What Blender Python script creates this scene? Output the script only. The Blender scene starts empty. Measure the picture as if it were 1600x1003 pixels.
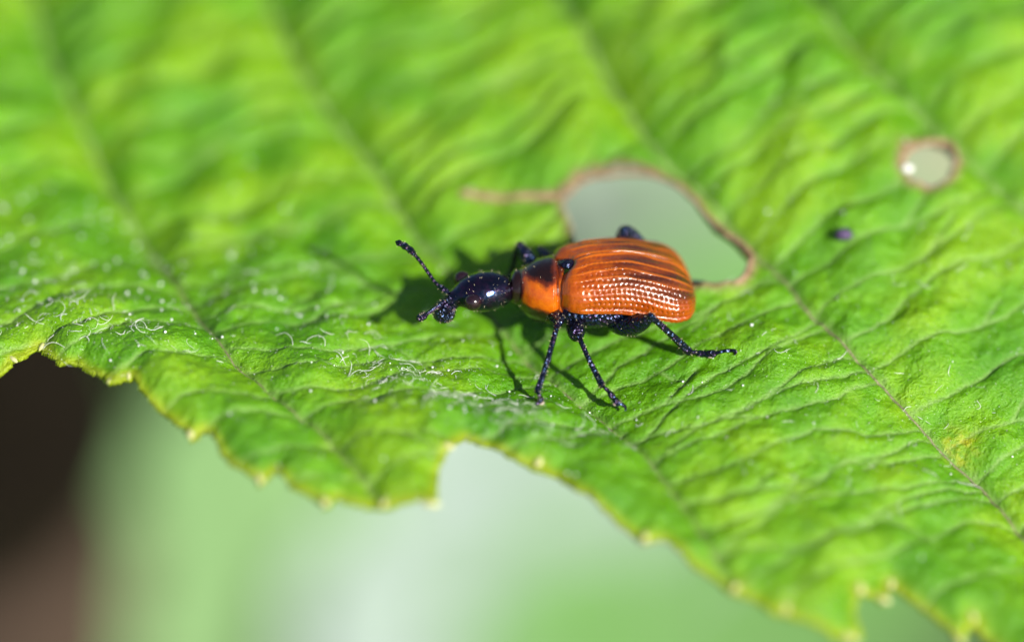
import bpy, bmesh, math, random
import numpy as np
from mathutils import Vector, Matrix

# ---------------------------------------------------------------- camera, sky, sun, exposure
# 1 Blender unit = 1 mm : a macro photograph of an 8 mm beetle
scene = bpy.context.scene
col = scene.collection
ELEV = math.radians(36.0)
DIST = 150.0
TARGET = Vector((0, 0, 1.45))
cam_d = bpy.data.cameras.new('camera')
cam = bpy.data.objects.new('camera', cam_d)
col.objects.link(cam)
cam.location = TARGET + Vector((0, -math.cos(ELEV), math.sin(ELEV))) * DIST
cam.rotation_euler = (math.pi / 2 - ELEV, 0, 0)
cam_d.sensor_width = 36
cam_d.lens = 168.75
cam_d.clip_start = 1
cam_d.clip_end = 20000
cam_d.dof.use_dof = True
cam_d.dof.focus_distance = 149.4
cam_d.dof.aperture_fstop = 0.16875 / 12.8
scene.camera = cam

SUN_TO = Vector((1.15, -1.45, 1.12)).normalized()
SUN_EL = math.asin(SUN_TO.z)
world = bpy.data.worlds.new('World')
scene.world = world
world.use_nodes = True
wn = world.node_tree
bg = wn.nodes['Background']
sky = wn.nodes.new('ShaderNodeTexSky')
sky.sky_type = 'NISHITA'
sky.sun_disc = False
sky.sun_elevation = SUN_EL
sky.sun_rotation = math.atan2(SUN_TO.x, SUN_TO.y)
wn.links.new(sky.outputs[0], bg.inputs[0])
bg.inputs[1].default_value = 0.06
sun_d = bpy.data.lights.new('sun', 'SUN')
sun_d.energy = 5.0
sun_d.angle = math.radians(0.55)
sun_d.color = (1.0, 0.95, 0.87)
sun = bpy.data.objects.new('sun', sun_d)
col.objects.link(sun)
sun.rotation_euler = SUN_TO.to_track_quat('Z', 'Y').to_euler()
scene.view_settings.view_transform = 'Standard'
scene.view_settings.look = 'None'
scene.view_settings.gamma = 1
scene.view_settings.use_curve_mapping = False
scene.view_settings.exposure = 0.56
scene.cycles.use_denoising = True
scene.cycles.sample_clamp_indirect = 6
scene.cycles.sample_clamp_direct = 25
scene.cycles.max_bounces = 6

random.seed(7)
rng = np.random.default_rng(11)

# ---------------------------------------------------------------- helpers
def ss(a, b, x):
    t = np.clip((x - a) / (b - a), 0, 1)
    return t * t * (3 - 2 * t)

def tag(o, label=None, cat=None, group=None, kind=None):
    for k, v in (('label', label), ('category', cat), ('group', group), ('kind', kind)):
        if v: o[k] = v
    return o

def empty(name, loc, parent=None):
    o = bpy.data.objects.new(name, None)
    col.objects.link(o)
    o.location = loc
    if parent:
        o.parent = parent
    o['_w'] = [loc[i] + (parent['_w'][i] if parent else 0) for i in range(3)]
    return o

def mesh_obj(name, verts, faces, mat, parent=None, smooth=True, attrs=None):
    """verts in world millimetres; the object's origin goes to their centre"""
    v = np.asarray(verts, float)
    c = v.mean(0)
    m = bpy.data.meshes.new(name)
    m.from_pydata((v - c).tolist(), [], faces if isinstance(faces, list) else faces.tolist())
    if attrs:
        for k, a in attrs.items():
            at = m.attributes.new(k, 'FLOAT', 'POINT')
            at.data.foreach_set('value', np.asarray(a, np.float32).ravel())
    if smooth:
        m.polygons.foreach_set('use_smooth', [True] * len(m.polygons))
    m.materials.append(mat)
    m.update()
    o = bpy.data.objects.new(name, m)
    col.objects.link(o)
    pw = np.array(list(parent['_w'])) if parent else np.zeros(3)
    o.location = (c - pw).tolist()
    o['_w'] = c.tolist()
    if parent:
        o.parent = parent
    return o

def catmull(pts, n):
    p = np.asarray(pts, float)
    q = np.vstack([2 * p[0] - p[1], p, 2 * p[-1] - p[-2]])
    out = []
    for i in range(1, len(q) - 2):
        for k in range(n):
            t = k / n
            out.append(0.5 * (2 * q[i] + (q[i + 1] - q[i - 1]) * t + (2 * q[i - 1] - 5 * q[i] + 4 * q[i + 1] - q[i + 2]) * t * t
                              + (3 * q[i] - q[i - 1] - 3 * q[i + 1] + q[i + 2]) * t ** 3))
    out.append(p[-1])
    return np.array(out)

def tube(pts, rad, sides=12, sub=4, cap=True, flat=1.0):
    """closed tapered tube; pts (n,3), rad (n,) -> verts, faces"""
    pr = np.hstack([np.asarray(pts, float), np.asarray(rad, float)[:, None]])
    pr = catmull(pr, sub) if sub > 1 else pr
    p, r = pr[:, :3], np.maximum(pr[:, 3], 0.002)
    tan = np.gradient(p, axis=0)
    tan /= np.linalg.norm(tan, axis=1)[:, None] + 1e-9
    if cap:
        t0, t1 = tan[0], tan[-1]
        a = [p[0] - t0 * r[0] * k for k in (0.9, 0.6)]
        b = [p[-1] + t1 * r[-1] * k for k in (0.6, 0.9)]
        p = np.vstack([a, p, b])
        r = np.r_[r[0] * 0.4, r[0] * 0.78, r, r[-1] * 0.78, r[-1] * 0.4]
        tan = np.vstack([[t0, t0], tan, [t1, t1]])
    up = np.array([0, 0, 1.0]) if abs(tan[0][2]) < 0.9 else np.array([0, 1.0, 0])
    vs = []
    ang = np.linspace(0, 2 * math.pi, sides, endpoint=False)
    for i in range(len(p)):
        up = up - tan[i] * up.dot(tan[i])
        up /= np.linalg.norm(up) + 1e-9
        w = np.cross(tan[i], up)
        vs.append(p[i] + r[i] * (np.cos(ang)[:, None] * up * flat + np.sin(ang)[:, None] * w))
    v = np.vstack(vs)
    f = []
    for i in range(len(p) - 1):
        for k in range(sides):
            k2 = (k + 1) % sides
            f.append((i * sides + k, i * sides + k2, (i + 1) * sides + k2, (i + 1) * sides + k))
    f.append(tuple(range(sides))[::-1])
    f.append(tuple((len(p) - 1) * sides + k for k in range(sides)))
    return v, f

def join(parts):
    V, F, o = [], [], 0
    for v, f in parts:
        V.append(np.asarray(v)); F += [tuple(i + o for i in q) for q in f]; o += len(v)
    return np.vstack(V), F

def ellipsoid(c, r, nu=20, nv=12, rot=None):
    c = np.asarray(c, float)
    v = [(0, 0, 1)]
    for j in range(1, nv):
        t = math.pi * j / nv
        for i in range(nu):
            a = 2 * math.pi * i / nu
            v.append((math.sin(t) * math.cos(a), math.sin(t) * math.sin(a), math.cos(t)))
    v.append((0, 0, -1))
    v = np.array(v) * np.asarray(r)
    if rot is not None:
        v = v @ np.array(rot.to_3x3()).T
    f = [(0, 1 + i, 1 + (i + 1) % nu) for i in range(nu)]
    for j in range(nv - 2):
        for i in range(nu):
            a, b = 1 + j * nu + i, 1 + j * nu + (i + 1) % nu
            f.append((a, a + nu, b + nu, b))
    l = len(v) - 1
    f += [(l, 1 + (nv - 2) * nu + (i + 1) % nu, 1 + (nv - 2) * nu + i) for i in range(nu)]
    return v + c, f

# ---------------------------------------------------------------- materials
class NT:
    def __init__(s, name):
        s.m = bpy.data.materials.new(name)
        s.m.use_nodes = True
        s.t = s.m.node_tree
        s.b = s.t.nodes['Principled BSDF']
        s.out = s.t.nodes['Material Output']
        s.co = s.t.nodes.new('ShaderNodeTexCoord').outputs['Object']
    def n(s, typ, **kw):
        x = s.t.nodes.new(typ)
        for k, v in kw.items():
            if k.startswith('i_'):
                x.inputs[int(k[2:]) if k[2:].isdigit() else k[2:].replace('_', ' ')].default_value = v
            else:
                setattr(x, k, v)
        return x
    def l(s, a, b): s.t.links.new(a, b)
    def noise(s, scale, detail=3, rough=.55, vec=None):
        x = s.n('ShaderNodeTexNoise', i_Scale=scale, i_Detail=detail, i_Roughness=rough)
        s.l(vec or s.co, x.inputs['Vector']); return x.outputs['Fac']
    def voro(s, scale, feature='F1', vec=None):
        x = s.n('ShaderNodeTexVoronoi', feature=feature, i_Scale=scale)
        s.l(vec or s.co, x.inputs['Vector']); return x.outputs['Distance']
    def attr(s, name):
        return s.n('ShaderNodeAttribute', attribute_name=name).outputs['Fac']
    def ramp(s, fac, stops):
        x = s.n('ShaderNodeValToRGB')
        e = x.color_ramp.elements
        while len(e) < len(stops): e.new(.5)
        for i, (p, c) in enumerate(stops):
            e[i].position = p
            e[i].color = (*c, 1) if not isinstance(c, (int, float)) else (c, c, c, 1)
        s.l(fac, x.inputs[0]); return x.outputs[0]
    def mix(s, fac, a, b, blend='MIX'):
        x = s.n('ShaderNodeMix', data_type='RGBA', blend_type=blend)
        for src, i in ((fac, 0), (a, 6), (b, 7)):
            if isinstance(src, (int, float)): x.inputs[i].default_value = src
            elif isinstance(src, tuple): x.inputs[i].default_value = (*src, 1)
            else: s.l(src, x.inputs[i])
        return x.outputs[2]
    def math(s, op, a, b=0., clamp=False):
        x = s.n('ShaderNodeMath', operation=op, use_clamp=clamp)
        for src, i in ((a, 0), (b, 1)):
            if isinstance(src, (int, float)): x.inputs[i].default_value = src
            else: s.l(src, x.inputs[i])
        return x.outputs[0]
    def bump(s, h, strength, dist, prev=None):
        x = s.n('ShaderNodeBump', i_Strength=strength, i_Distance=dist)
        s.l(h, x.inputs['Height'])
        if prev: s.l(prev, x.inputs['Normal'])
        return x.outputs[0]
    def set(s, **kw):
        for k, v in kw.items():
            i = s.b.inputs[k.replace('_', ' ')]
            if isinstance(v, (int, float)): i.default_value = v
            elif isinstance(v, tuple): i.default_value = (*v, 1) if len(v) == 3 and i.type == 'RGBA' else v
            else: s.l(v, i)
        return s.m

def mat_leaf():
    t = NT('leaf_green')
    big = t.noise(.22, 3, .6)
    mid = t.noise(1.1, 4, .6)
    fine = t.noise(7, 4, .6)
    c = t.ramp(big, [(.34, (.065, .26, .0005)), (.48, (.14, .38, .0005)), (.62, (.26, .48, .0005))])
    c = t.mix(t.math('MULTIPLY', mid, .5), c, (.09, .31, .0005))
    areole = t.voro(1.9, 'DISTANCE_TO_EDGE')
    small = t.voro(5.5, 'DISTANCE_TO_EDGE')
    c = t.mix(t.ramp(small, [(0, .25), (.10, 0)]), c, (.19, .40, .02))
    c = t.mix(t.ramp(fine, [(.35, .4), (.6, 0)]), c, (.055, .22, .0005))
    # veins: paler cell tissue
    c = t.mix(t.math('MULTIPLY', t.attr('cross_vein'), .55), c, (.27, .42, .13))
    c = t.mix(t.math('MULTIPLY', t.attr('main_vein'), .6), c, (.20, .34, .07))
    c = t.mix(t.math('MULTIPLY', t.attr('yellow'), t.ramp(t.noise(3, 3), [(.35, .2), (.6, 1.)])), c, (.55, .50, .02))
    c = t.mix(t.math('MULTIPLY', t.attr('margin'), .8), c, (.34, .42, .01))
    br = t.math('MULTIPLY', t.attr('dry'), t.ramp(t.noise(2.5, 3), [(.25, .75), (.5, 1.0)]))
    c = t.mix(br, c, t.ramp(t.noise(5, 3), [(.35, (.20, .115, .06)), (.65, (.36, .25, .14))]))
    nb = t.bump(areole, .5, .10)
    nb = t.bump(small, .5, .06, nb)
    nb = t.bump(t.noise(5, 4, .6), .6, .13, nb)
    nb = t.bump(t.noise(14, 3, .65), 1., .06, nb)
    t.set(Base_Color=c, Roughness=t.ramp(mid, [(.3, .20), (.7, .38)]), Normal=nb, Specular_IOR_Level=.5)
    tr = t.n('ShaderNodeBsdfTranslucent')
    t.l(t.mix(.5, c, (.25, .5, .002)), tr.inputs[0])
    mx = t.n('ShaderNodeMixShader', i_0=.12)
    t.l(t.b.outputs[0], mx.inputs[1]); t.l(tr.outputs[0], mx.inputs[2])
    t.l(mx.outputs[0], t.out.inputs[0])
    return t.m

def mat_simple(name, lo, hi, rough=.5, scale=4., bump=.0, bd=.02, spec=.5, **kw):
    t = NT(name)
    n = t.noise(scale, 4, .6)
    c = t.ramp(n, [(.3, lo), (.7, hi)])
    a = dict(Base_Color=c, Roughness=rough, Specular_IOR_Level=spec)
    if bump: a['Normal'] = t.bump(t.noise(scale * 3, 3), bump, bd)
    a.update(kw)
    return t.set(**a)

def mat_chitin(name, base, tint, rough=.26, pits=9., ps=.6):
    t = NT(name)
    c = t.mix(t.ramp(t.noise(3, 3), [(.4, 0.), (.65, 1.)]), base, tint)
    v = t.voro(pits, 'F1')
    nb = t.bump(v, ps, .16)
    nb = t.bump(t.noise(22, 3), min(.45, ps), .025, nb)
    r = t.ramp(t.noise(12, 2), [(.35, rough * .6), (.65, rough * 1.3)])
    hue = t.ramp(t.noise(6, 2), [(.35, (.18, .42, 1.)), (.5, (.40, .55, 1.)), (.65, (.75, .42, 1.))])
    t.set(Base_Color=c, Roughness=r, Normal=nb, Specular_IOR_Level=1., Specular_Tint=hue)
    return t.m

def mat_elytron():
    t = NT('elytron_orange')
    n = t.noise(2.6, 5, .7)
    c = t.ramp(n, [(.3, (.26, .035, .0005)), (.7, (.46, .095, .0005))])
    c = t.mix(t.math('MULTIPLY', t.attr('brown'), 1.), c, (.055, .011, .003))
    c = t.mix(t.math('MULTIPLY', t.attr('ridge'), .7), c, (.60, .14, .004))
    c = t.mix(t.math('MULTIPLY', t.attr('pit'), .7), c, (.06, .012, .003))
    nb = t.bump(t.noise(8, 3, .6), .5, .05)
    nb = t.bump(t.noise(30, 2), .25, .012, nb)
    t.set(Base_Color=c, Roughness=.24, Normal=nb, Specular_IOR_Level=.7, Coat_Weight=.25, Coat_Roughness=.1)
    t.b.inputs['Subsurface Weight'].default_value = .12
    t.b.inputs['Subsurface Scale'].default_value = .15
    t.b.inputs['Subsurface Radius'].default_value = (1, .3, .05)
    return t.m

def mat_pronotum():
    t = NT('pronotum_shell')
    n = t.noise(2.2, 4, .6)
    c = t.ramp(n, [(.3, (.40, .05, .001)), (.7, (.58, .14, .001))])
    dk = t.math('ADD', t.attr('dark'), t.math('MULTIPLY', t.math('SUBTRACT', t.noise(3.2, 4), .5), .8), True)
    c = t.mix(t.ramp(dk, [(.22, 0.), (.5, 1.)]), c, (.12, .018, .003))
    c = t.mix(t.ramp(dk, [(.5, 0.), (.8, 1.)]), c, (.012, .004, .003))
    nb = t.bump(t.noise(4, 3), .35, .08)
    nb = t.bump(t.noise(18, 3), .35, .02, nb)
    return t.set(Base_Color=c, Roughness=.2, Normal=nb, Specular_IOR_Level=.6, Coat_Weight=.4, Coat_Roughness=.1)

M = {}
M['leaf'] = mat_leaf()
def mat_vein():
    t = NT('vein_tan')
    n = t.noise(7, 4, .6)
    c = t.mix(t.attr('toward_front'), t.ramp(n, [(.3, (.17, .30, .06)), (.7, (.30, .42, .16))]), t.ramp(n, [(.3, (.07, .095, .025)), (.7, (.27, .26, .14))]))  # pale green at the back of the blade, tan-grey towards the front
    return t.set(Base_Color=c, Roughness=.5, Normal=t.bump(t.noise(20, 3), .8, .04))
M['vein'] = mat_vein()
M['rim'] = mat_simple('dried_rim_brown', (.17, .095, .05), (.40, .27, .16), .6, 2.2, .6, .05)
M['gland'] = mat_simple('tooth_tip_cream', (.42, .46, .10), (.66, .64, .36), .45, 5.)
M['hair'] = mat_simple('hair_white', (.72, .74, .70), (.85, .85, .82), .25, 3., spec=.8)
M['speck'] = mat_simple('speck_white', (.70, .76, .74), (.88, .90, .88), .15, 3., spec=1.)
M['chitin'] = mat_chitin('black_shell', (.003, .003, .005), (.005, .004, .010), .24, 8., .55)
M['head'] = mat_chitin('head_shell', (.002, .002, .003), (.007, .003, .008), .2, 8., .06)
M['snout'] = mat_chitin('snout_shell', (.002, .002, .004), (.004, .003, .008), .24, 11., .7)
M['leg'] = mat_chitin('leg_shell', (.002, .002, .005), (.003, .003, .008), .24, 10., .55)
M['eye'] = mat_simple('eye_maroon', (.008, .003, .005), (.022, .008, .013), .17, 8., spec=.8)
M['pad'] = mat_simple('pad_pale', (.55, .38, .33), (.75, .62, .56), .4, 10.)
M['seta'] = mat_simple('seta_gold', (.62, .50, .28), (.85, .76, .55), .3, 5.)
M['elytron'] = mat_elytron()
M['pronotum'] = mat_pronotum()
M['frass'] = mat_simple('frass_purple', (.03, .015, .06), (.10, .06, .16), .35, 6., .8, .05)

# ---------------------------------------------------------------- measured leaf data (millimetres)
# CTL: heights of the leaf blade; FRONT: the toothed margin; the rest: chewed holes and main veins
CTL = [(-15.88,-1.61,1.19),(-14.66,-1.16,1.64),(-12.19,-2.91,1.78),(-9.75,-4.79,1.23),(-7.53,-6.74,0.94),(-5.63,-7.45,0.47),(-2.31,-7.66,0.68),(-1.71,-5.42,1.39),(0.78,-5.84,0.81),(4.00,-8.19,-0.05),(6.70,-9.64,-0.85),(10.20,-10.95,-1.63),
    (10.36,-9.52,-1.20),(13.41,-10.52,-2.23),(15.36,-5.35,-1.92),(13.91,-2.97,-1.02),(10.97,-0.97,0.71),(9.09,1.67,1.27),(8.15,3.64,1.61),(13.37,6.36,2.97),(14.69,11.52,4.79),(-15.06,14.89,2.64),(1.70,13.66,4.18),(3.31,6.96,2.44),
    (0.00,-0.00,-0.00),(0.79,-2.57,0.04),(3.38,-2.30,-0.28),(6.78,-0.91,0.79),(5.98,2.33,1.00),(-10.25,7.65,0.32),(-8.98,-0.62,1.19),(-3.99,-1.36,0.51),(-3.75,7.36,1.28),(-7.49,14.26,3.29),(-14.34,4.18,0.99),(8.75,-6.77,-0.81),
    (0.00,4.50,0.75)]
FRONT = [(-18.01,-4.14),(-16.94,-3.00),(-15.84,-1.92),(-15.44,-1.50),(-14.71,-0.87),(-14.46,-1.20),(-13.94,-1.75),(-13.50,-1.75),(-13.10,-2.09),(-12.62,-2.45),(-12.41,-2.88),(-11.86,-2.69),
    (-11.71,-2.60),(-11.32,-3.38),(-10.93,-3.75),(-10.46,-4.22),(-10.07,-4.62),(-9.79,-5.13),(-9.38,-4.71),(-9.19,-4.77),(-8.84,-5.57),(-8.38,-6.25),(-7.93,-6.54),(-7.60,-6.94),
    (-7.18,-6.33),(-6.62,-6.95),(-5.99,-7.42),(-5.61,-7.78),(-5.25,-7.20),(-4.82,-7.43),(-4.25,-7.57),(-3.88,-7.75),(-3.41,-7.61),(-2.65,-7.65),(-2.29,-7.94),(-2.29,-7.26),
    (-2.24,-6.45),(-2.06,-5.73),(-1.88,-5.55),(-1.70,-4.99),(-1.39,-4.70),(-0.64,-5.01),(0.10,-5.54),(0.78,-5.87),(1.40,-6.01),(1.90,-6.57),(2.78,-7.38),(3.60,-7.98),
    (3.94,-8.45),(4.54,-8.26),(5.28,-8.92),(6.11,-9.42),(6.67,-9.93),(7.26,-10.11),(7.74,-10.58),(8.16,-10.67),(8.99,-10.93),(9.82,-11.11),(10.14,-11.29),(10.49,-10.87),
    (10.28,-10.06),(10.40,-9.49),(10.84,-9.39),(11.25,-9.62),(11.45,-8.79),(12.03,-9.22),(12.76,-9.80),(13.16,-10.16),(13.47,-10.69),(13.77,-10.00),(13.94,-9.86),(14.34,-10.31),
    (14.82,-10.84),(15.65,-11.68),(15.98,-12.36),(16.40,-11.91),(17.46,-12.97)]
TIPS = [(-15.43,-1.53),(-14.69,-0.91),(-12.42,-2.81),(-11.82,-2.65),(-9.80,-5.02),(-7.61,-6.83),(-5.62,-7.68),(-3.89,-7.65),(-2.31,-7.84),(-1.87,-5.52),(0.78,-5.77),(4.00,-8.33),
    (6.65,-9.83),(8.16,-10.59),(10.15,-11.17),(10.47,-9.42),(11.26,-9.52),(11.43,-8.82),(13.48,-10.58),(13.88,-9.85)]
HOLE = [(1.55,6.15),(1.80,6.41),(2.30,6.78),(2.98,6.86),(3.78,6.79),(4.64,6.60),(5.30,6.20),(5.76,5.71),(6.33,4.88),(6.93,4.20),(7.44,3.68),(7.61,3.24),
    (7.47,2.76),(7.20,2.38),(6.73,2.26),(6.14,2.20),(5.27,2.18),(4.06,2.49),(2.96,3.27),(2.15,4.17),(1.89,4.94)]
HOLE_SMALL = [(12.65,6.80),(13.16,7.15),(13.77,7.22),(14.15,7.11),(14.33,6.60),(14.16,6.08),(13.81,5.63),(13.41,5.51),(12.77,5.76),(12.46,6.21)]
V1 = [(-16.43,17.89),(-15.69,14.63),(-14.57,11.95),(-13.34,8.97),(-12.15,6.55),(-11.03,4.03),(-10.43,2.69),(-9.79,1.10),(-9.03,-0.50),(-8.55,-1.35),(-7.55,-2.57),(-6.60,-3.71),
    (-5.77,-4.57),(-5.44,-5.14),(-4.65,-6.33),(-4.05,-7.30)]
V2 = [(-8.66,17.09),(-7.71,14.36),(-6.80,12.33),(-5.69,10.49),(-4.61,8.81),(-3.63,6.85),(-2.89,5.45),(-1.23,3.19),(0.00,1.17),(1.40,-0.98),(2.78,-2.59),(3.93,-4.32),
    (5.05,-6.52),(6.51,-9.47)]
V3 = [(0.86,15.88),(2.23,13.30),(3.36,10.47),(4.77,7.73),(5.68,6.73),(6.77,5.22),(7.81,3.72),(8.68,2.54),(9.20,1.50),(9.87,0.64),(10.61,-0.29),(11.28,-1.13),
    (11.76,-1.60),(12.20,-2.07),(12.87,-2.68),(13.35,-3.20),(14.34,-4.03),(14.99,-4.86),(15.54,-5.73),(17.08,-8.49)]
V4 = [(9.57,14.74),(10.54,12.49),(11.51,10.86),(12.49,9.55),(13.47,8.30),(14.45,7.24),(15.43,6.24),(16.40,5.29),(18.35,3.57),(20.25,1.55)]
SLIT = [(-1.62,6.65),(-0.83,6.52),(0.41,6.33),(1.40,6.18)]
CTL += [(-27, 8, 1.2), (-20, 27, 3.6), (0, 31, 5.0), (20, 26, 5.2), (26, 12, 2.6), (25, -3, -1.6), (-24, -4, .6)]

# ---------------------------------------------------------------- leaf
class TPS:
    def __init__(s, ctl, lam=8.):
        c = np.array(ctl, float); s.xy = c[:, :2]; n = len(c)
        A = np.zeros((n + 3, n + 3))
        d2 = ((s.xy[:, None] - s.xy[None]) ** 2).sum(-1)
        A[:n, :n] = .5 * d2 * np.log(d2 + 1e-9) + np.eye(n) * lam
        A[:n, n] = 1; A[:n, n + 1:] = s.xy; A[n, :n] = 1; A[n + 1:, :n] = s.xy.T
        s.w = np.linalg.solve(A, np.r_[c[:, 2], 0, 0, 0]); s.n = n
    def __call__(s, x, y):
        o = s.w[s.n] + s.w[s.n + 1] * x + s.w[s.n + 2] * y
        for i in range(s.n):
            d2 = (x - s.xy[i, 0]) ** 2 + (y - s.xy[i, 1]) ** 2
            o = o + s.w[i] * .5 * d2 * np.log(d2 + 1e-9)
        return o
tps = TPS(CTL)

def smooth_poly(p, n=3): return catmull(np.array(p, float), n)
OUTER = FRONT + [(19, -12.2), (19.6, -12.8), (20.3, -11.8), (22, -10.5), (22.5, -11), (23.2, -9), (25, -5), (26.2, 0), (26.6, 6), (25.6, 13), (22, 21),
                 (14, 27), (4, 30), (-8, 30), (-18, 26), (-25, 19), (-27.5, 10), (-26.5, 1), (-24, -4), (-21.5, -5.6), (-20, -5), (-19.2, -5.4)]
outer = np.array(OUTER, float)
# a jitter of tiny scallops keeps the traced margin from being straight between the teeth
oo = []
for i in range(len(outer)):
    a, b = outer[i], outer[(i + 1) % len(outer)]
    m = max(1, int(np.linalg.norm(b - a) / .22))
    for k in range(m):
        q = a + (b - a) * k / m
        oo.append(q + rng.normal(0, .022, 2))
outer = np.array(oo)
hole_main = smooth_poly(HOLE + [HOLE[0]], 5)[:-1] + 0
hole_main = hole_main + rng.normal(0, .02, hole_main.shape)
hole_small = smooth_poly(HOLE_SMALL + [HOLE_SMALL[0]], 6)[:-1]
hole_small = hole_small + rng.normal(0, .035, hole_small.shape)

xs = np.r_[np.arange(-28.4, -17.6, .25), np.arange(-17.6, 17.8, .075), np.arange(17.8, 27.6, .25)]
ys = np.r_[np.arange(-13.6, 4.5, .07), np.arange(4.5, 19, .12), np.arange(19, 31, .3)]
X, Y = np.meshgrid(xs, ys)
NX, NY = len(xs), len(ys)

def stamp(field, poly, R, closed=False, ident=None, idv=0):
    p = np.asarray(poly, float)
    segs = zip(p, np.roll(p, -1, 0)) if closed else zip(p[:-1], p[1:])
    for a, b in segs:
        i0, i1 = np.searchsorted(xs, [min(a[0], b[0]) - R, max(a[0], b[0]) + R])
        j0, j1 = np.searchsorted(ys, [min(a[1], b[1]) - R, max(a[1], b[1]) + R])
        if i1 <= i0 or j1 <= j0: continue
        x, y = X[j0:j1, i0:i1], Y[j0:j1, i0:i1]
        d = b - a
        t = np.clip(((x - a[0]) * d[0] + (y - a[1]) * d[1]) / (d @ d + 1e-12), 0, 1)
        dd = np.hypot(x - a[0] - t * d[0], y - a[1] - t * d[1])
        f = field[j0:j1, i0:i1]
        np.minimum(f, dd, out=f)

def inside(poly):
    r = np.zeros(X.shape, bool)
    p = np.asarray(poly)
    for a, b in zip(p, np.roll(p, -1, 0)):
        lo, hi = min(a[1], b[1]), max(a[1], b[1])
        j0, j1 = np.searchsorted(ys, [lo, hi])
        if j1 <= j0: continue
        yy = ys[j0:j1]
        xc = a[0] + (yy - a[1]) / (b[1] - a[1]) * (b[0] - a[0])
        r[j0:j1] ^= xs[None, :] < xc[:, None]
    return r

FAR = 9.
d_out = np.full(X.shape, FAR); stamp(d_out, outer, 1.5, True)
d_hm = np.full(X.shape, FAR); stamp(d_hm, hole_main, 1.5, True)
d_hs = np.full(X.shape, FAR); stamp(d_hs, hole_small, 1.5, True)
sd = np.where(inside(outer), d_out, -d_out)
sd = np.minimum(sd, np.where(inside(hole_main), -d_hm, d_hm))
sd = np.minimum(sd, np.where(inside(hole_small), -d_hs, d_hs))

# veins
midrib = catmull([(-25, 24.5), (-17, 25.2), (-8, 24.6), (2, 23.2), (12, 21.6), (22, 20.4)], 6)
def back_to_midrib(v):
    v = np.array(v, float); d = v[0] - v[1]; d /= np.linalg.norm(d)
    ext = []
    q = v[0].copy()
    while q[1] < np.interp(q[0], midrib[:, 0], midrib[:, 1]) - .2 and len(ext) < 20:
        q = q + d * 1.0; ext.append(q.copy())
    return catmull(np.vstack([ext[::-1], v]) if ext else v, 6)
MAIN = [back_to_midrib(v) for v in (V1, V2, V3, V4)]
FX = [lambda y, v=v: np.interp(y, v[::-1, 1], v[::-1, 0]) for v in MAIN]

def march(p, sx, slope, curve, stop, seed, maxlen=16):
    r = random.Random(seed)
    ph = r.uniform(0, 6.28); fr = r.uniform(.7, 1.5); am = r.uniform(.1, .35)
    pts = [np.array(p, float)]; L = 0
    while L < maxlen:
        q = pts[-1]
        sl = slope + am * math.sin(ph + fr * L) + curve * L + r.gauss(0, .12)
        d = np.array([sx, sx * sl]); d /= np.linalg.norm(d)
        q = q + d * .22; L += .22
        pts.append(q)
        if stop(q): break
    return np.array(pts)
RUNGS = []
sid = 0
def rungs(vi, sx, slope, curve, gap, stop, y0, y1):
    global sid
    y = y1
    while y > y0:
        sid += 1
        RUNGS.append(march((FX[vi](y), y), sx, slope + random.uniform(-.1, .1), curve, stop, sid))
        if random.random() < .55:                      # a fork that dies out in the panel
            r = RUNGS[-1]; k = int(len(r) * random.uniform(.2, .6))
            sid += 1
            RUNGS.append(march(r[k], sx, slope + random.choice((-1, 1)) * random.uniform(.5, 1.0), 0, lambda q: False, sid, random.uniform(.7, 2.0)))
        y -= gap * random.uniform(.7, 1.35)
rungs(0, -1, .22, .10, 1.25, lambda q: q[0] < -27, -7, 24)
rungs(0, 1, .20, .03, 1.2, lambda q: q[0] > FX[1](q[1]), -7, 24)
rungs(1, 1, .38, .03, 1.05, lambda q: q[0] > FX[2](q[1]), -9.3, 23)
rungs(2, 1, .58, .02, .95, lambda q: q[0] > FX[3](q[1]), -8.3, 22)
rungs(2, -1, .55, .05, 1.9, lambda q: q[0] < FX[1](q[1]) , -8.3, 5)
rungs(3, 1, .75, .0, 1.0, lambda q: q[0] > 26, -2, 21)

d_main = np.full(X.shape, 3.)
for v in MAIN + [midrib]: stamp(d_main, v, 3.)
d_rung = np.full(X.shape, 1.6)
for r in RUNGS: stamp(d_rung, r, 1.6)
d_slit = np.full(X.shape, FAR); stamp(d_slit, catmull(SLIT, 6), 1.2)

def waves(x, y, n, lam, seed):
    r = np.random.default_rng(seed); o = 0
    for _ in range(n):
        a = r.uniform(0, 6.28); k = 6.28 / (lam * r.uniform(.7, 1.6))
        o = o + np.sin(k * (x * math.cos(a) + y * math.sin(a)) + r.uniform(0, 6.28))
    return o / math.sqrt(n)
Z = tps(X, Y)
base_z = Z.copy()
edge_fade = ss(.0, .9, d_out)
panel = 1 - np.exp(-(d_rung / .30) ** 1.15)
near_main = 1 - np.exp(-(d_main / .9) ** 1.3)
lift = (.13 * panel * np.clip(.8 + .55 * waves(X, Y, 8, 4.5, 21), .15, 1.7) * (.35 + .65 * near_main) + .40 * near_main) * (.25 + .75 * edge_fade)
lift *= 1 + 1.0 * ss(3, 9, Y)
Z += lift - .36
Z -= .13 * np.exp(-(d_main / .13) ** 2) + .04 * np.exp(-(d_rung / .06) ** 2)
Z += .10 * waves(X, Y, 10, 2.8, 3) + .035 * waves(X, Y, 14, .9, 5) + .014 * waves(X, Y, 16, .38, 6)
Z -= .22 * np.exp(-(d_out / .5))
Z += .10 * np.exp(-(d_hm / .28) ** 2)
tip = sum(np.exp(-((X - tx) ** 2 + (Y - ty) ** 2) / .30 ** 2) for tx, ty in TIPS)
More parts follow.
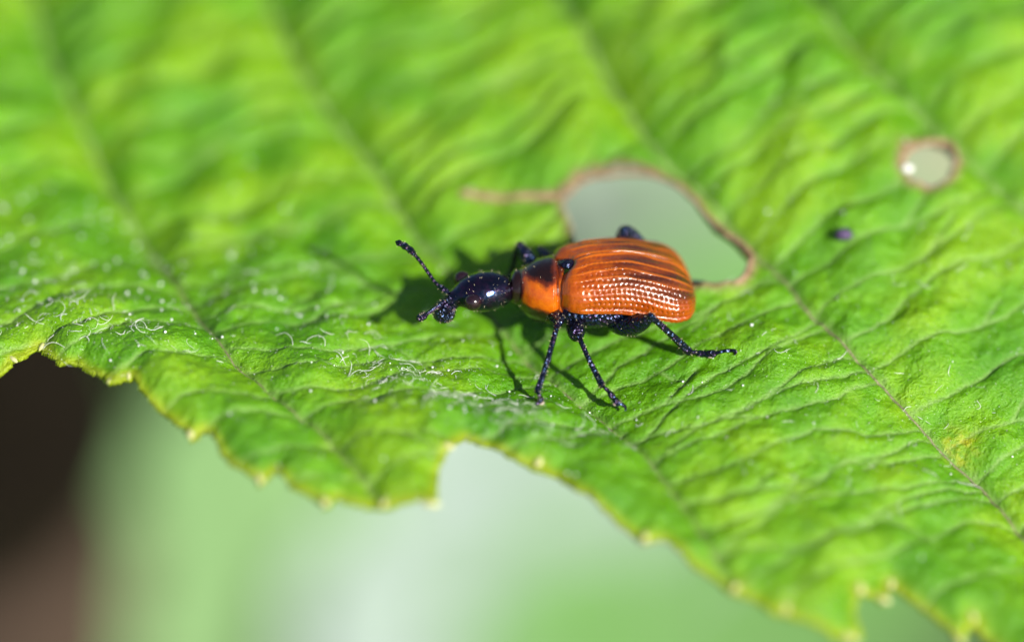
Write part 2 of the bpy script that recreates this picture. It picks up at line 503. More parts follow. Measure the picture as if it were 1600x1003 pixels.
attrs = {
    'main_vein': np.exp(-(d_main / .13) ** 2),
    'cross_vein': np.exp(-(d_rung / .055) ** 2),
    'margin': np.clip(np.exp(-(d_out / .17) ** 2) + tip, 0, 1),
    'dry': np.clip(np.exp(-(np.minimum(d_hm, d_hs) / .20) ** 2) + np.exp(-(d_slit / .13) ** 4), 0, 1),
    'yellow': .9 * np.exp(-((X - 13.9) ** 2 + (Y + 3.05) ** 2) / .5 ** 2) * (d_main > .1),
}
def surf(x, y):
    i = int(np.clip(np.searchsorted(xs, x) - 1, 0, NX - 2)); j = int(np.clip(np.searchsorted(ys, y) - 1, 0, NY - 2))
    a = (x - xs[i]) / (xs[i + 1] - xs[i]); b = (y - ys[j]) / (ys[j + 1] - ys[j])
    return float(Z[j, i] * (1 - a) * (1 - b) + Z[j, i + 1] * a * (1 - b) + Z[j + 1, i] * (1 - a) * b + Z[j + 1, i + 1] * a * b)
def on_leaf(x, y):
    i = int(np.clip(np.searchsorted(xs, x), 0, NX - 1)); j = int(np.clip(np.searchsorted(ys, y), 0, NY - 1))
    return sd[j, i] > .05
def normal(x, y, e=.06):
    return Vector((surf(x - e, y) - surf(x + e, y), surf(x, y - e) - surf(x, y + e), 2 * e)).normalized()

leaf = empty('hazel_leaf', (0, 0, 0))
tag(leaf, 'large bright green hazel leaf with toothed margin and two chewed holes, under the beetle', 'leaf')

def build_blade():
    vid = np.arange(NX * NY).reshape(NY, NX)
    inn = sd > 0
    q = inn[:-1, :-1] & inn[1:, :-1] & inn[:-1, 1:] & inn[1:, 1:]
    anyv = inn[:-1, :-1] | inn[1:, :-1] | inn[:-1, 1:] | inn[1:, 1:]
    full = np.stack([vid[:-1, :-1][q], vid[:-1, 1:][q], vid[1:, 1:][q], vid[1:, :-1][q]], 1)
    P = np.stack([X.ravel(), Y.ravel(), Z.ravel()], 1)
    A = {k: v.ravel() for k, v in attrs.items()}
    S = sd.ravel()
    newP, newA, cut, tris = [], {k: [] for k in A}, {}, []
    def cutv(i, j):
        key = (i, j) if i < j else (j, i)
        if key not in cut:
            t = float(np.clip(S[i] / (S[i] - S[j]), .04, .96))
            cut[key] = NX * NY + len(newP)
            newP.append(P[i] * (1 - t) + P[j] * t)
            for k in A: newA[k].append(A[k][i] * (1 - t) + A[k][j] * t)
        return cut[key]
    for j, i in zip(*np.where(anyv & ~q)):
        a, b, c, d = vid[j, i], vid[j, i + 1], vid[j + 1, i + 1], vid[j + 1, i]
        for tri in ((a, b, c), (a, c, d)):
            o = []
            for k in range(3):
                p, n = tri[k], tri[(k + 1) % 3]
                if S[p] > 0: o.append(int(p))
                if (S[p] > 0) != (S[n] > 0): o.append(cutv(p, n))
            if len(o) >= 3: tris.append(tuple(o))
    P = np.vstack([P, newP])
    for k in A: A[k] = np.r_[A[k], newA[k]]
    used = np.zeros(len(P), bool); used[full.ravel()] = True
    for t in tris: used[list(t)] = True
    remap = np.cumsum(used) - 1
    P = P[used]; A = {k: v[used] for k, v in A.items()}
    faces = remap[full].tolist() + [tuple(int(remap[i]) for i in t) for t in tris]
    o = mesh_obj('blade', P, faces, M['leaf'], leaf, True, A)
    md = o.modifiers.new('thickness', 'SOLIDIFY'); md.thickness = .16; md.offset = -1
    return o
build_blade()

def vein_tube(poly, r0, r1, lift=.0, name='vein', mat='vein', sides=8):
    pts, rad = [], []
    n = len(poly)
    for k, p in enumerate(poly):
        if not on_leaf(p[0], p[1]):
            if len(pts) > 3: break
            pts, rad = [], []; continue
        pts.append((p[0], p[1], surf(p[0], p[1]) + lift)); rad.append((r0 + (r1 - r0) * k / n) * random.uniform(.85, 1.15))
    if len(pts) < 3: return
    v, f = tube(np.array(pts), rad, sides, 2)
    return mesh_obj(name, v, f, M[mat], leaf, True, {'toward_front': ss(7, 2.5, v[:, 1])})
for v in MAIN:
    vein_tube(v, .10, .022, -.02)
vein_tube(MAIN[2][np.linspace(0, len(MAIN[2]) - 1, len(MAIN[2])).astype(int)][(MAIN[2][:, 1] < 6.0)], .05, .04, .0)
vein_tube(midrib, .5, .45, -.1)

# dried brown lips round the chewed holes
def rim(poly, r, name='dried_rim'):
    p = [(q[0], q[1]) for q in poly]
    pts = []
    for x, y in p + [p[0]]:
        pts.append((x, y, float(tps(np.array(x), np.array(y))) + .06 if name == 'dried_rim' else surf(x, y)))
    pts = np.array(pts)
    k = np.array([1, 2, 3, 2, 1]) / 9.
    zz = np.convolve(np.r_[pts[-3:-1, 2], pts[:, 2], pts[1:3, 2]], k, 'valid')
    pts[:, 2] = zz
    rad = [r * random.uniform(.8, 1.15) for _ in pts]; rad[-1] = rad[0]
    v, f = tube(pts, rad, 8, 2, cap=False)
    return mesh_obj(name, v, f, M['rim'], leaf)
rim(hole_main, .085)
rim(hole_small, .10)
sl = catmull(SLIT, 4)
v, f = tube(np.array([(p[0], p[1], surf(p[0], p[1]) + .0) for p in sl]), [.12 * random.uniform(.8, 1.2) for _ in sl], 8, 2)
mesh_obj('dried_rim', v, f, M['rim'], leaf)

for k, (x, y) in enumerate(TIPS):
    i = int(np.searchsorted(xs, x)); j = int(np.searchsorted(ys, y))
    g = np.array([sd[j, i + 2] - sd[j, i - 2], sd[j + 2, i] - sd[j - 2, i]]); g = g / (np.linalg.norm(g) + 1e-6)
    r = random.uniform(.08, .135) * (.6 if k < 4 else 1.)
    z0 = surf(x + g[0] * .3, y + g[1] * .3)
    pts = [(x + g[0] * d, y + g[1] * d, z0 - .09 + .02 * math.sin(d * 9)) for d in (.42, .26, .12, .0, -.07)]
    v, f = tube(np.array(pts), [r * .35, r * .75, r, r * .95, r * .6], 10, 3)
    v[:, 2] = (v[:, 2] - z0 + .09) * .75 + z0 - .09
    mesh_obj('tooth_tip', v, f, M['gland'], leaf)

# pale hairs and grains lying on the blade
def hair_mesh(seed):
    r = random.Random(seed)
    L = r.uniform(.25, .9); bend = r.uniform(-3.0, 3.0); a = r.uniform(-.3, .3); p = np.zeros(3); pts = [p.copy()]
    for k in range(6):
        a += bend / 6 * r.uniform(.4, 1.6)
        p = p + np.array([math.cos(a), math.sin(a), .35 * math.sin(k * 1.1 + seed)]) * L / 6
        pts.append(p.copy())
    return tube(np.array(pts), [.0068] * 5 + [.005, .003], 5, 1)
HAIRS = [hair_mesh(k) for k in range(16)]
hair_data = []
for k, (v, f) in enumerate(HAIRS):
    m = bpy.data.meshes.new('hair'); m.from_pydata(v.tolist(), [], f); m.materials.append(M['hair'])
    m.polygons.foreach_set('use_smooth', [True] * len(m.polygons)); hair_data.append(m)
CLUST = [(-13.9, .1, 1.3, .8, 34), (-12.1, -.9, 1.0, .9, 26), (-15.3, 1.6, 1.2, 1.4, 25), (-4.6, -.9, 1.0, .6, 34), (-2.9, -2.0, .8, .6, 36), (-1.2, -3.3, 1.1, .5, 44), (-3.4, -.3, 1.5, .8, 15),
         (.9, -4.0, .9, .4, 25), (-8.0, 3.6, 1.5, 1.4, 25), (9, -1.5, 3.2, 2.6, 30), (14, 0.5, 2.5, 3, 22), (11, -5, 3, 1.5, 12), (-6, 1.0, 5, 2, 14), (3, -4, 3, 1.0, 14)]
spots = []
for cx, cy, sx, sy, n in CLUST:
    for _ in range(n):
        for _t in range(8):
            x, y = random.gauss(cx, sx), random.gauss(cy, sy)
            if on_leaf(x, y): spots.append((x, y)); break
random.shuffle(spots)
loose = []
for k, (x, y) in enumerate(spots):
    n = normal(x, y)
    q = n.to_track_quat('Z', 'Y').to_matrix() @ Matrix.Rotation(random.uniform(0, 6.28), 3, 'Z') @ Matrix.Rotation(random.uniform(-.35, .35), 3, 'X')
    s = random.uniform(.55, 1.25)
    pos = Vector((x, y, surf(x, y) + .03))
    if k < 290:
        o = bpy.data.objects.new('hair', hair_data[k % 16]); col.objects.link(o)
        o.parent = leaf; o.matrix_local = Matrix.Translation(pos) @ q.to_4x4() @ Matrix.Scale(s, 4)
    else:
        v, f = HAIRS[k % 16]
        loose.append((v * s @ np.array(q).T + np.array(pos), f))
grain = ellipsoid((0, 0, 0), (1, 1, .8), 6, 4)
for k in range(4200):
    if k < 1300:
        c = random.choice(CLUST); x, y = random.gauss(c[0], c[2] * 1.4), random.gauss(c[1], c[3] * 1.4)
    else:
        x, y = random.uniform(-17, 17), (random.uniform(-11, 4) if k < 3700 else random.uniform(4, 13))
    if not on_leaf(x, y): continue
    r = random.uniform(.006, .015) if random.random() < .96 else random.uniform(.02, .045)
    loose.append((grain[0] * r + np.array((x, y, surf(x, y) + r * .5)), grain[1]))
for k in range(85):
    x, y = random.gauss(*random.choice(((-14.5, 2.), (-8., 1.2), (-11., 3.)))), random.gauss(4.2, 1.8)
    if random.random() < .25: x = random.uniform(-17, 16)
    if not on_leaf(x, y): continue
    r = random.uniform(.025, .065)
    loose.append((grain[0] * r + np.array((x, y, surf(x, y) + r * .5)), grain[1]))
v, f = join(loose)
tag(mesh_obj('hairs_and_grains', v, f, M['speck'], leaf), kind='stuff')

# ---------------------------------------------------------------- beetle
beetle = empty('beetle', (3.0, 1.0, 0.6))
tag(beetle, 'small beetle with orange ridged wing cases and black head and legs, standing on the leaf', 'beetle')

def loft(rings, sides=28, sub=6, n=2.2, axis_up=(0, 0, 1)):
    """rings: (x, y, z, half width, half height)"""
    R = catmull(np.array(rings, float), sub)
    p = R[:, :3]
    tan = np.gradient(p, axis=0); tan /= np.linalg.norm(tan, axis=1)[:, None]
    ang = np.linspace(0, 2 * math.pi, sides, endpoint=False)
    ca, sa = np.cos(ang), np.sin(ang)
    ca = np.sign(ca) * abs(ca) ** (2 / n); sa = np.sign(sa) * abs(sa) ** (2 / n)
    vs = []
    for i in range(len(p)):
        w = np.cross(np.array(axis_up, float), tan[i]); w /= np.linalg.norm(w)
        up = np.cross(tan[i], w)
        vs.append(p[i] + ca[:, None] * w * R[i, 3] + sa[:, None] * up * R[i, 4])
    v = np.vstack(vs); f = []
    for i in range(len(p) - 1):
        for k in range(sides):
            k2 = (k + 1) % sides
            f.append((i * sides + k, i * sides + k2, (i + 1) * sides + k2, (i + 1) * sides + k))
    f.append(tuple(range(sides))[::-1]); f.append(tuple((len(p) - 1) * sides + k for k in range(sides)))
    return v, f

# wing cases
EL0 = np.array([1.50, 1.0, 2.15]); EL_L = 4.25
EROT = Matrix.Rotation(math.radians(10), 3, 'Z') @ Matrix.Rotation(math.radians(5), 3, 'Y')
UC = [0, .03, .08, .2, .45, .7, .85, .93, .98, 1.0]
WC = [1.02, 1.24, 1.38, 1.45, 1.55, 1.70, 1.66, 1.40, .85, .30]
HU = [0, .03, .1, .3, .5, .7, .85, .94, .985, 1.0]
HC = [.62, .82, .97, 1.06, 1.10, 1.05, .86, .52, .22, .06]
def prof(u, xk, yk):
    # monotone-ish smooth interpolation
    xk, yk = np.array(xk), np.array(yk); m = np.gradient(yk, xk)
    i = np.clip(np.searchsorted(xk, u) - 1, 0, len(xk) - 2)
    h = xk[i + 1] - xk[i]; t = np.clip((u - xk[i]) / h, 0, 1)
    return (2*t**3 - 3*t**2 + 1) * yk[i] + (t**3 - 2*t**2 + t) * h * m[i] + (-2*t**3 + 3*t**2) * yk[i + 1] + (t**3 - t**2) * h * m[i + 1]
def elytron(side):
    NU, NA = 330, 150
    uu = np.linspace(0, 1, NU); uu = np.r_[uu[:-30], np.linspace(uu[-30], 1, 45)]
    NU = len(uu)
    U, A = np.meshgrid(uu, np.linspace(0, 1, NA), indexing='ij')
    Wd = np.maximum(prof(U, UC, WC), .02); Hh = np.maximum(prof(U, HU, HC), .02)
    th = A * math.pi / 2 * 1.16
    n = 2.45
    yy = Wd * np.sin(np.minimum(th, math.pi / 2)) ** (2 / n) * np.where(th > math.pi / 2, np.cos(th - math.pi / 2) ** .8, 1)
    cz = np.cos(th); zz = np.sign(cz) * abs(cz) ** (2 / n) * Hh
    zz = np.where(th > math.pi / 2, -np.sin(th - math.pi / 2) * .55 * np.minimum(1, Hh / .5), zz)
    zb = -.26 * ss(.35, .85, U) + .04 * np.sin(U * 3.1)
    Pt = np.stack([U * EL_L + (.42 * np.exp(-(A / .17) ** 2) - .10) * (1 - U) ** 8, side * (yy + .012), zz + zb], -1)
    du = np.gradient(Pt, axis=0); da = np.gradient(Pt, axis=1)
    N = np.cross(du, da); N /= np.linalg.norm(N, axis=2)[..., None] + 1e-9
    if side > 0: N = -N
    N = -N if N[NU // 2, 5, 2] < 0 else N
    K = 11
    wob = .010 * np.sin(U * 9 + A * 5) + .006 * np.sin(U * 21 + A * 13 + side)
    ak = (A + wob) * K
    k = np.floor(ak); fa = (ak - k - .5) * 2.5 / K
    jit = np.sin(k * 12.9898 + 4.1) * 43758.5453; jit = jit - np.floor(jit)
    us = U * EL_L / .165 + jit + .12 * np.sin(U * 17 + k)
    fu = (us - np.floor(us) - .5) * .165
    j2 = np.sin(k * 78.2 + np.floor(us) * 37.7) * 9631.7; j2 = j2 - np.floor(j2)
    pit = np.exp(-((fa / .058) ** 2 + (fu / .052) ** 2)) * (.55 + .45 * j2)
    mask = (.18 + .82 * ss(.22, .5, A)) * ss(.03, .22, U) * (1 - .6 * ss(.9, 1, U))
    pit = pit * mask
    ridge = 0
    for a0, amp in ((.012, 1.2), (.135, 1.0), (.255, .9), (.375, .6)):
        aa = a0 + wob * .8 + .03 * np.exp(-(U / .12) ** 2) * (1 if a0 > .1 else 0)
        ridge = ridge + amp * np.exp(-((A - aa) * 2.6 / .024) ** 2)
    ridge = ridge * ss(.02, .12, U) * (1 - ss(.93, 1, U))
    stripe = .5 + .5 * np.cos(2 * math.pi * (ak))           # swollen interspaces between the pit rows
    low = np.exp(-((A - .86) / .05) ** 2)
    disp = -.068 * pit + .026 * ridge + .005 * stripe * ss(.05, .3, U) - .05 * low * ss(.05, .2, U)
    disp = disp + .012 * np.sin(U * 14 + A * 9 + side) * np.sin(A * 17 + U * 6) - .05 * np.exp(-((U - .14) / .06) ** 2) * np.exp(-((A - .3) / .25) ** 2)
    Pt = Pt + N * disp[..., None]
    Pt[0] = Pt[0].mean(0) + (Pt[0] - Pt[0].mean(0)) * .6 + np.array([.04, 0, -.1])
    R = np.array(EROT)
    V = Pt.reshape(-1, 3) @ R.T + EL0
    idx = np.arange(NU * NA).reshape(NU, NA)
    q = np.stack([idx[:-1, :-1], idx[1:, :-1], idx[1:, 1:], idx[:-1, 1:]], -1).reshape(-1, 4)
    if side > 0: q = q[:, ::-1]
    brown = ss(.16, .5, U) * (1 - .5 * ss(.88, 1, U)) * np.exp(-((A - .28) / .36) ** 4) * (.8 + .2 * np.sin(U * 11 + A * 23))
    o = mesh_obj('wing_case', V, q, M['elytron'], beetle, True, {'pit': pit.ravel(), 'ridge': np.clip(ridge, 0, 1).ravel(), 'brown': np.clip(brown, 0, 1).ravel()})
    md = o.modifiers.new('shell', 'SOLIDIFY'); md.thickness = .05; md.offset = -1
    return o
elytron(-1); elytron(1)

# under body
v, f = loft([(1.0, 1, 1.7, .3, .3), (1.3, .98, 1.62, .78, .55), (1.8, .96, 1.58, 1.05, .62), (2.6, .98, 1.58, 1.20, .62), (3.2, 1.1, 1.62, 1.25, .56), (4.3, 1.3, 1.74, 1.25, .45), (5.0, 1.5, 1.72, 1.0, .35), (5.4, 1.6, 1.70, .45, .2)], 32, 6, 2.3)
mesh_obj('abdomen', v, f, M['chitin'], beetle)
v, f = ellipsoid((1.74, 1.04, 2.90), (.28, .23, .13), 18, 12)
mesh_obj('scutellum', v, f, M['chitin'], beetle)

# pronotum
prings = [(-.06, .98, 2.03, .30, .30), (-.02, .98, 2.03, .44, .44), (.06, .98, 2.03, .53, .52), (.14, .99, 2.03, .57, .56), (.22, 1, 2.02, .60, .60), (.45, 1.0, 2.0, .80, .78), (.75, .99, 1.98, .98, .93),
          (1.05, .99, 1.96, 1.09, 1.0), (1.26, 1, 1.95, 1.12, 1.02), (1.38, 1, 1.95, 1.07, .98), (1.43, 1, 1.95, .98, .90), (1.49, 1, 1.95, 1.02, .93), (1.57, 1, 1.95, 1.02, .93), (1.63, 1, 1.95, .9, .84)]
v, f = loft(prings, 40, 5, 2.1)
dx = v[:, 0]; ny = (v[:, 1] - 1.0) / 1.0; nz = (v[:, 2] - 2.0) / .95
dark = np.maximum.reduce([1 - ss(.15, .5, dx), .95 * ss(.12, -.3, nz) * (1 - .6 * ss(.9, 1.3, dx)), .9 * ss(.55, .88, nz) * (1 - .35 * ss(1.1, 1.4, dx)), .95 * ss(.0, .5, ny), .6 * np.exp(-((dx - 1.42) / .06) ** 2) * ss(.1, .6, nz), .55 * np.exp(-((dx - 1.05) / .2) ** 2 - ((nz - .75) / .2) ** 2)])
mesh_obj('pronotum', v, f, M['pronotum'], beetle, True, {'dark': dark})
v, f = loft([(.45, .95, 1.60, .30, .25), (.65, .92, 1.50, .55, .42), (.95, .88, 1.42, .72, .46), (1.25, .88, 1.40, .72, .42), (1.5, .9, 1.45, .5, .3)], 26, 5, 2.1)
mesh_obj('prosternum', v, f, M['chitin'], beetle)

# head with eyes and snout
v, f = loft([(.14, .99, 2.02, .22, .22), (.0, .97, 2.03, .25, .25), (-.12, .93, 2.02, .40, .38), (-.32, .87, 2.04, .56, .50), (-.62, .79, 2.06, .66, .58), (-.95, .70, 2.07, .70, .58),
             (-1.25, .62, 2.07, .64, .53), (-1.5, .56, 2.04, .52, .44), (-1.72, .50, 1.98, .34, .30), (-1.86, .46, 1.9, .28, .26)], 36, 6, 2.1)
head = mesh_obj('head', v, f, M['head'], beetle)
for c in ((-1.22, -.02, 2.18), (-1.56, 1.14, 2.24)):
    v, f = ellipsoid(c, (.28, .25, .27), 24, 16)
    mesh_obj('eye', v, f, M['eye'], head)
v, f = loft([(-1.62, .53, 2.0, .26, .24), (-1.8, .48, 1.93, .29, .26), (-1.95, .42, 1.83, .31, .27), (-2.05, .36, 1.72, .40, .32), (-2.13, .31, 1.58, .44, .35), (-2.19, .27, 1.42, .38, .31), (-2.22, .25, 1.30, .22, .18)], 26, 6, 2.2, (-.6, 0, 1))
mesh_obj('snout', v, f, M['snout'], head)

def antenna(pts, nseg, r0, rclub, name='antenna'):
    a = empty(name, tuple(pts[0]), beetle)
    p = catmull(np.array(pts, float), 12)
    d = np.r_[0, np.cumsum(np.linalg.norm(np.diff(p, axis=0), axis=1))]
    at = lambda s: np.array([np.interp(s * d[-1], d, p[:, i]) for i in range(3)])
    bounds = np.r_[0, .15, np.linspace(.22, .70, nseg - 4), .80, .90, 1.0]
    for k in range(len(bounds) - 1):
        s0, s1 = bounds[k], bounds[k + 1]
        club = s0 > .66
        r = rclub * (1.0 if s1 < .98 else .85) if club else (r0 * 1.5 if k == 0 else r0)
        q = [at(s0 + (s1 - s0) * t) for t in (.04, .35, .7, .96)]
        v, f = tube(q, [r * .8, r * .92, r * 1.05, r * (.9 if s1 < .98 else .45)], 10, 3)
        mesh_obj('club_segment' if club else 'segment', v, f, M['leg'], a)
antenna([(-2.0, .60, 2.12), (-2.36, .75, 2.35), (-2.56, .85, 2.60), (-2.80, 1.0, 2.91), (-3.04, 1.1, 3.21), (-3.19, 1.1, 3.40), (-3.39, 1.1, 3.57), (-3.61, 1.1, 3.70)], 12, .062, .115)
antenna([(-2.12, .32, 1.96), (-2.36, .10, 1.91), (-2.55, -.10, 1.88), (-2.75, -.35, 1.91), (-2.92, -.60, 1.97)], 12, .065, .135)

def leg(femur, tibia, tarsus, claw):
    """each argument: list of (x, y, z, radius); tarsus: list of joints"""
    g = empty('leg', tuple(femur[0][:3]), beetle)
    fit = lambda l, k: [(x, y, max(z, surf(x, y) + r * k) if on_leaf(x, y) else z, r) for x, y, z, r in l]
    tarsus = fit(tarsus, 1.15); claw = fit(claw, 1.3)
    if tarsus[0][2] > tibia[-1][2]:
        tibia = tibia[:-1] + [(*tibia[-1][:2], tarsus[0][2], tibia[-1][3])]
    a = np.array(femur); v, f = tube(a[:, :3], a[:, 3], 16, 5); mesh_obj('femur', v, f, M['leg'], g)
    a = np.array(tibia); v, f = tube(a[:, :3], a[:, 3], 14, 5)
    spur = []
    for sx in (-1, 1):
        e = a[-1, :3]; spur.append(tube([e + np.array([sx * .05, 0, .02]), e + np.array([sx * .1, -.03, -.07])], [.022, .006], 6, 1))
    v, f = join([(v, f)] + spur); mesh_obj('tibia', v, f, M['leg'], g)
    for k in range(len(tarsus) - 1):
        p, q = np.array(tarsus[k]), np.array(tarsus[k + 1])
        d = q[:3] - p[:3]
        v, f = tube([p[:3] + d * .05, p[:3] + d * .5, p[:3] + d * .95], [p[3] * .65, p[3] * 1.2, p[3] * 1.35], 10, 3)
        mesh_obj('tarsus_segment', v, f, M['leg'], g)
        if k == len(tarsus) - 2:
            c = q[:3] - d * .25 + np.array([0, -.02, -.06])
            v, f = ellipsoid(c, (.13, .10, .06), 12, 8); mesh_obj('foot_pad', v, f, M['pad'], g)
    a = np.array(claw); v, f = tube(a[:, :3], a[:, 3], 9, 4); mesh_obj('claw', v, f, M['leg'], g)

# near side: front, middle, hind
leg([(1.05, .75, 1.45, .20), (1.28, .30, 1.55, .24), (1.40, -.2, 1.68, .25), (1.44, -.55, 1.78, .15)],
    [(1.44, -.55, 1.82, .105), (1.36, -.85, 1.70, .085), (1.15, -1.60, 1.30, .092), (.95, -2.05, .85, .095), (.79, -2.38, .52, .11)],
    [(.80, -2.42, .48, .05), (.88, -2.55, .37, .075), (.90, -2.68, .30, .085), (.86, -2.80, .24, .09)],
    [(.86, -2.80, .26, .06), (.80, -2.90, .24, .045), (.72, -2.92, .16, .015)])
leg([(1.80, .60, 1.55, .13), (1.88, .25, 1.40, .19), (1.97, -.2, 1.33, .28), (2.02, -.55, 1.32, .25), (2.06, -.72, 1.34, .12)],
    [(2.06, -.72, 1.38, .10), (2.18, -.98, 1.27, .08), (2.42, -1.5, .98, .085), (2.62, -1.82, .73, .095), (2.78, -2.05, .50, .115)],
    [(2.82, -2.08, .46, .05), (2.98, -2.18, .36, .08), (3.12, -2.34, .24, .085), (3.28, -2.50, .12, .10)],
    [(3.28, -2.48, .14, .06), (3.42, -2.54, .10, .06), (3.52, -2.60, .02, .045), (3.50, -2.66, -.06, .012)])
leg([(3.05, .35, 1.35, .20), (3.30, .05, 1.33, .33), (3.68, -.22, 1.45, .36), (4.02, -.50, 1.75, .27), (4.28, -.70, 2.08, .15)],
    [(4.30, -.74, 2.16, .13), (4.48, -.76, 2.00, .10), (4.98, -.72, 1.42, .11), (5.28, -.70, 1.06, .125), (5.52, -.70, .78, .135)],
    [(5.55, -.70, .76, .05), (5.75, -.70, .76, .085), (5.98, -.74, .68, .10), (6.28, -.80, .60, .125)],
    [(6.28, -.78, .64, .06), (6.50, -.74, .76, .055), (6.75, -.72, .80, .06), (6.95, -.75, .75, .06), (6.98, -.80, .64, .04), (6.94, -.84, .58, .012)])
# far side
leg([(.85, 1.35, 1.9, .20), (.65, 1.75, 2.3, .24), (.42, 2.1, 2.55, .22), (.26, 2.3, 2.70, .14)],
    [(.24, 2.32, 2.72, .12), (.13, 2.5, 2.35, .10), (-.02, 2.8, 1.34, .10), (-.25, 2.95, .80, .11)],
    [(-.25, 2.97, .78, .06), (-.38, 3.05, .68, .08), (-.5, 3.2, .58, .09), (-.6, 3.3, .56, .09)],
    [(-.6, 3.3, .56, .05), (-.72, 3.36, .54, .04), (-.78, 3.38, .48, .012)])
leg([(1.7, 1.5, 1.8, .18), (1.35, 1.95, 2.05, .25), (1.05, 2.4, 2.25, .22), (.90, 2.6, 2.34, .14)],
    [(.89, 2.62, 2.32, .11), (.95, 2.85, 1.8, .09), (1.0, 3.2, 1.1, .10), (1.0, 3.4, .86, .11)],
    [(1.0, 3.42, .84, .06), (.95, 3.55, .80, .08), (.9, 3.7, .78, .09), (.86, 3.85, .80, .09)],
    [(.86, 3.85, .80, .05), (.8, 3.95, .80, .04), (.76, 4.0, .74, .012)])
leg([(3.5, 1.7, 1.7, .2), (3.5, 2.2, 2.05, .33), (3.50, 2.62, 2.55, .30), (3.55, 2.95, 2.78, .22)],
    [(3.62, 2.98, 2.80, .20), (3.92, 3.05, 2.56, .15), (4.7, 2.95, 1.6, .11), (5.5, 2.6, 1.16, .13)],
    [(5.55, 2.58, 1.14, .06), (5.72, 2.5, 1.14, .085), (5.9, 2.4, 1.16, .10), (6.08, 2.3, 1.18, .12)],
    [(6.08, 2.3, 1.20, .06), (6.2, 2.25, 1.22, .045), (6.26, 2.22, 1.14, .012)])

# fine golden bristles on head, pronotum and legs
def bristles():
    src = []
    for o in list(beetle.children) + [c for p in beetle.children for c in p.children]:
        if o.type == 'MESH' and o.name.split('.')[0] in ('head', 'pronotum', 'snout', 'femur', 'tibia', 'segment', 'club_segment', 'tarsus_segment', 'abdomen'):
            src.append(o)
    out = []
    for o in src:
        w = np.array(list(o['_w'])); kind = o.name.split('.')[0]
        n = {'head': 110, 'pronotum': 60, 'snout': 110, 'femur': 36, 'tibia': 60, 'segment': 3, 'club_segment': 6, 'tarsus_segment': 5, 'abdomen': 110}[kind]
        ps = o.data.polygons
        ar = np.array([p.area for p in ps]); ids = rng.choice(len(ps), n, p=ar / ar.sum())
        for i in ids:
            p = ps[int(i)]; c = np.array(p.center) + w; nn = np.array(p.normal)
            d = nn * .8 + rng.normal(0, .45, 3); d /= np.linalg.norm(d)
            L = rng.uniform(.03, .075)
            out.append(tube([c - nn * .005, c + d * L * .5, c + d * L], [.007, .005, .002], 4, 1, False))
    v, f = join(out)
    tag(mesh_obj('bristles', v, f, M['seta'], beetle), kind='stuff')
bristles()

# ---------------------------------------------------------------- bits lying on the leaf
def lump(name, x, y, r, mat, label, cat, seed):
    v, f = ellipsoid((0, 0, 0), (1, .7, .6), 14, 10)
    g = np.random.default_rng(seed); k = g.normal(0, 2.2, (5, 3))
    v = v * (1 + .13 * np.sin(v @ k.T + g.uniform(0, 6, 5)).sum(1))[:, None] * r + np.array((x, y, surf(x, y) + r * .35))
    return tag(mesh_obj(name, v, f, M[mat], None), label, cat)
lump('frass_pellet', 10.55, 3.69, .26, 'frass', 'tiny dark purple dropping lying on the leaf between two veins', 'dropping', 1)
lump('pale_crumb', 12.66, 5.98, .19, 'speck', 'white crumb stuck on the rim of the small round hole', 'crumb', 2)

# ---------------------------------------------------------------- out of focus surroundings below the leaf
def mat_bg(name, c0, c1, rough=.5, spec=.4):
    t = NT(name)
    c = t.ramp(t.noise(.12, 4, .6), [(.35, c0), (.65, c1)])
    t.set(Base_Color=c, Roughness=rough, Specular_IOR_Level=spec, Normal=t.bump(t.noise(.7, 3), .4, .5))
    return t.m
def lower_leaf(name, centre, axis, nrm, length, width, mat, label, curl=.12, seed=0):
    c = np.array(centre, float); a = Vector(axis).normalized(); n = Vector(nrm).normalized()
    s = n.cross(a).normalized(); n = a.cross(s).normalized() * 1
    NS, NTT = 40, 17
    vs = []
    for i in range(NS):
        p = i / (NS - 1)
        w = width / 2 * (math.sin(math.pi * min(1, p * .96 + .02) ** .8)) ** .75 * (1 + .05 * (i % 2))
        for j in range(NTT):
            q = j / (NTT - 1) * 2 - 1
            h = .06 * abs(q) * w - curl * length * (2 * p - 1) ** 2 + .02 * length * math.sin(p * 38 + abs(q) * 4) * abs(q) * .6
            vs.append(c + np.array(a) * (p - .5) * length + np.array(s) * q * w + np.array(n) * h)
    f = [(i * NTT + j, (i + 1) * NTT + j, (i + 1) * NTT + j + 1, i * NTT + j + 1) for i in range(NS - 1) for j in range(NTT - 1)]
    root = empty(name, tuple(c))
    o = mesh_obj('blade', np.array(vs), f, mat, root)
    md = o.modifiers.new('thickness', 'SOLIDIFY'); md.thickness = .3
    mid = [vs[i * NTT + NTT // 2] for i in range(NS)]
    e0 = mid[0] - np.array(a) * length * .25 - np.array([0, 0, length * .06])
    v, ff = tube(np.array([e0] + mid[::4]), [length * .014] + [length * (.014 - .011 * k / 10) for k in range(len(mid[::4]))], 8, 2)
    mesh_obj('midrib', v, ff, mat, root)
    tag(root, label, 'leaf', 'blurred leaves below')
    return root
lower_leaf('pale_leaf', (.4, 68.5, -66), (.1, .35, -.93), (.25, -.75, .6), 40, 26, mat_bg('pale_mint', (.295, .375, .345), (.33, .41, .38)), 'pale mint blurred leaf hanging below the notch in the hazel leaf margin', .05)
lower_leaf('fresh_leaf', (-13.5, 58, -56), (.1, .35, -.93), (.2, -.8, .55), 50, 17, mat_bg('fresh_green', (.19, .34, .14), (.23, .385, .17)), 'light green blurred leaf between the brown twig and the pale mint leaf', .05)
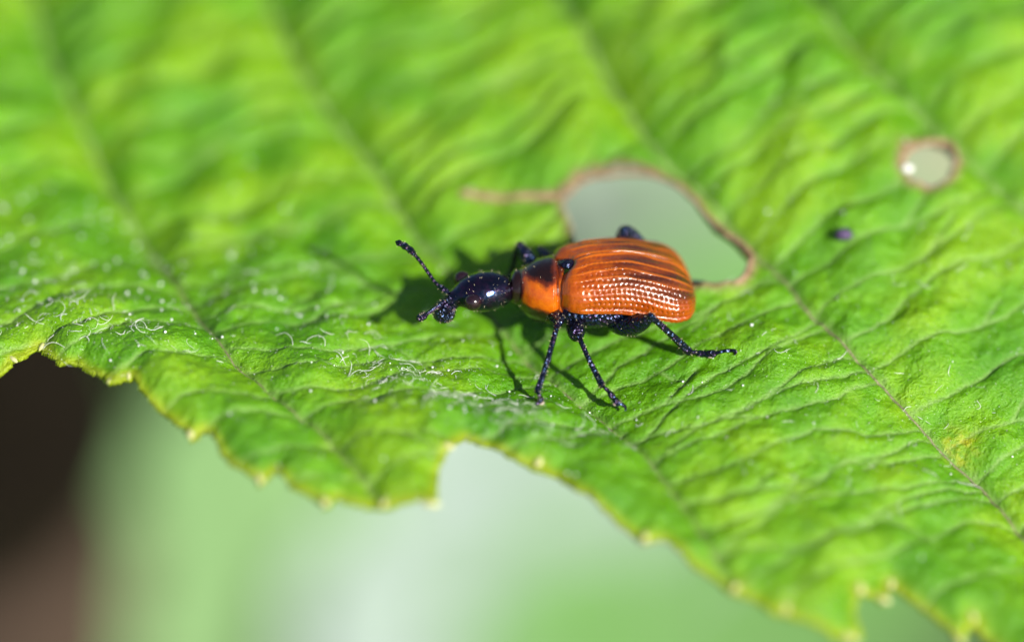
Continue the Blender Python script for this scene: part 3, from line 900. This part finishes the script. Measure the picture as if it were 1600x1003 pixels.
lower_leaf('mid_green_leaf', (13, 78, -72), (.1, .35, -.93), (.2, -.75, .6), 56, 36, mat_bg('mid_green', (.12, .27, .07), (.15, .30, .10)), 'mid green blurred leaf below the margin beside the pale mint leaf', .05)  # mid green is this leaf's own colour
lower_leaf('grey_leaf', (3, 96, -61), (1, .2, -.1), (.2, -.8, .55), 40, 44, mat_bg('grey_green', (.095, .155, .10), (.115, .178, .118)), 'grey green blurred leaf seen through the large chewed hole', .03)
lower_leaf('olive_leaf', (31, 114, -72), (1, .2, -.1), (.2, -.8, .55), 60, 50, mat_bg('olive_green', (.155, .18, .075), (.18, .205, .085)), 'olive blurred leaf seen through the small round hole', .03)

def twig(pts, rad, label, mat, seed):
    r = random.Random(seed)
    p = catmull(np.array(pts, float), 6); rr = np.interp(np.linspace(0, 1, len(p)), np.linspace(0, 1, len(rad)), rad)
    v, f = tube(p, [x * r.uniform(.93, 1.07) for x in rr], 18, 2)
    return tag(mesh_obj('twig', v, f, mat, None), label, 'twig')
bark = mat_bg('bark_brown', (.05, .034, .025), (.07, .048, .036), .8, .1)
twig([(-40, 70, -130), (-31, 60, -84), (-26.5, 55, -62), (-24.5, 52, -48), (-23.5, 50, -36), (-26, 52, -20), (-36, 66, 0)], [9, 8.5, 8, 7, 6.5, 5.5, 4], 'thick dark brown blurred twig below the toothed tip of the leaf', bark, 1)
twig([(48, 70, -130), (38, 82, -95), (35, 92, -88), (44, 112, -92), (60, 150, -100)], [5, 4.6, 4.2, 4, 3], 'brown blurred twig below the leaf margin beside the mid green leaf', bark, 2)

t = NT('forest_floor')
gc = t.ramp(t.noise(.012, 5, .65), [(.3, (.07, .065, .035)), (.5, (.08, .14, .05)), (.7, (.12, .21, .07))])
t.set(Base_Color=gc, Roughness=.9, Normal=t.bump(t.noise(.05, 4), .8, 8.))
g = 60
gx = np.linspace(-6000, 6000, g)
GX, GY = np.meshgrid(gx, gx)
GZ = -420 + 20 * np.sin(GX * .004) * np.cos(GY * .0035)
idx = np.arange(g * g).reshape(g, g)
fq = np.stack([idx[:-1, :-1], idx[:-1, 1:], idx[1:, 1:], idx[1:, :-1]], -1).reshape(-1, 4)
tag(mesh_obj('ground', np.stack([GX.ravel(), GY.ravel(), GZ.ravel()], 1), fq, t.m), 'dark mossy woodland floor far below the leaf', None, None, 'structure')

for o in bpy.data.objects:
    if '_w' in o: del o['_w']
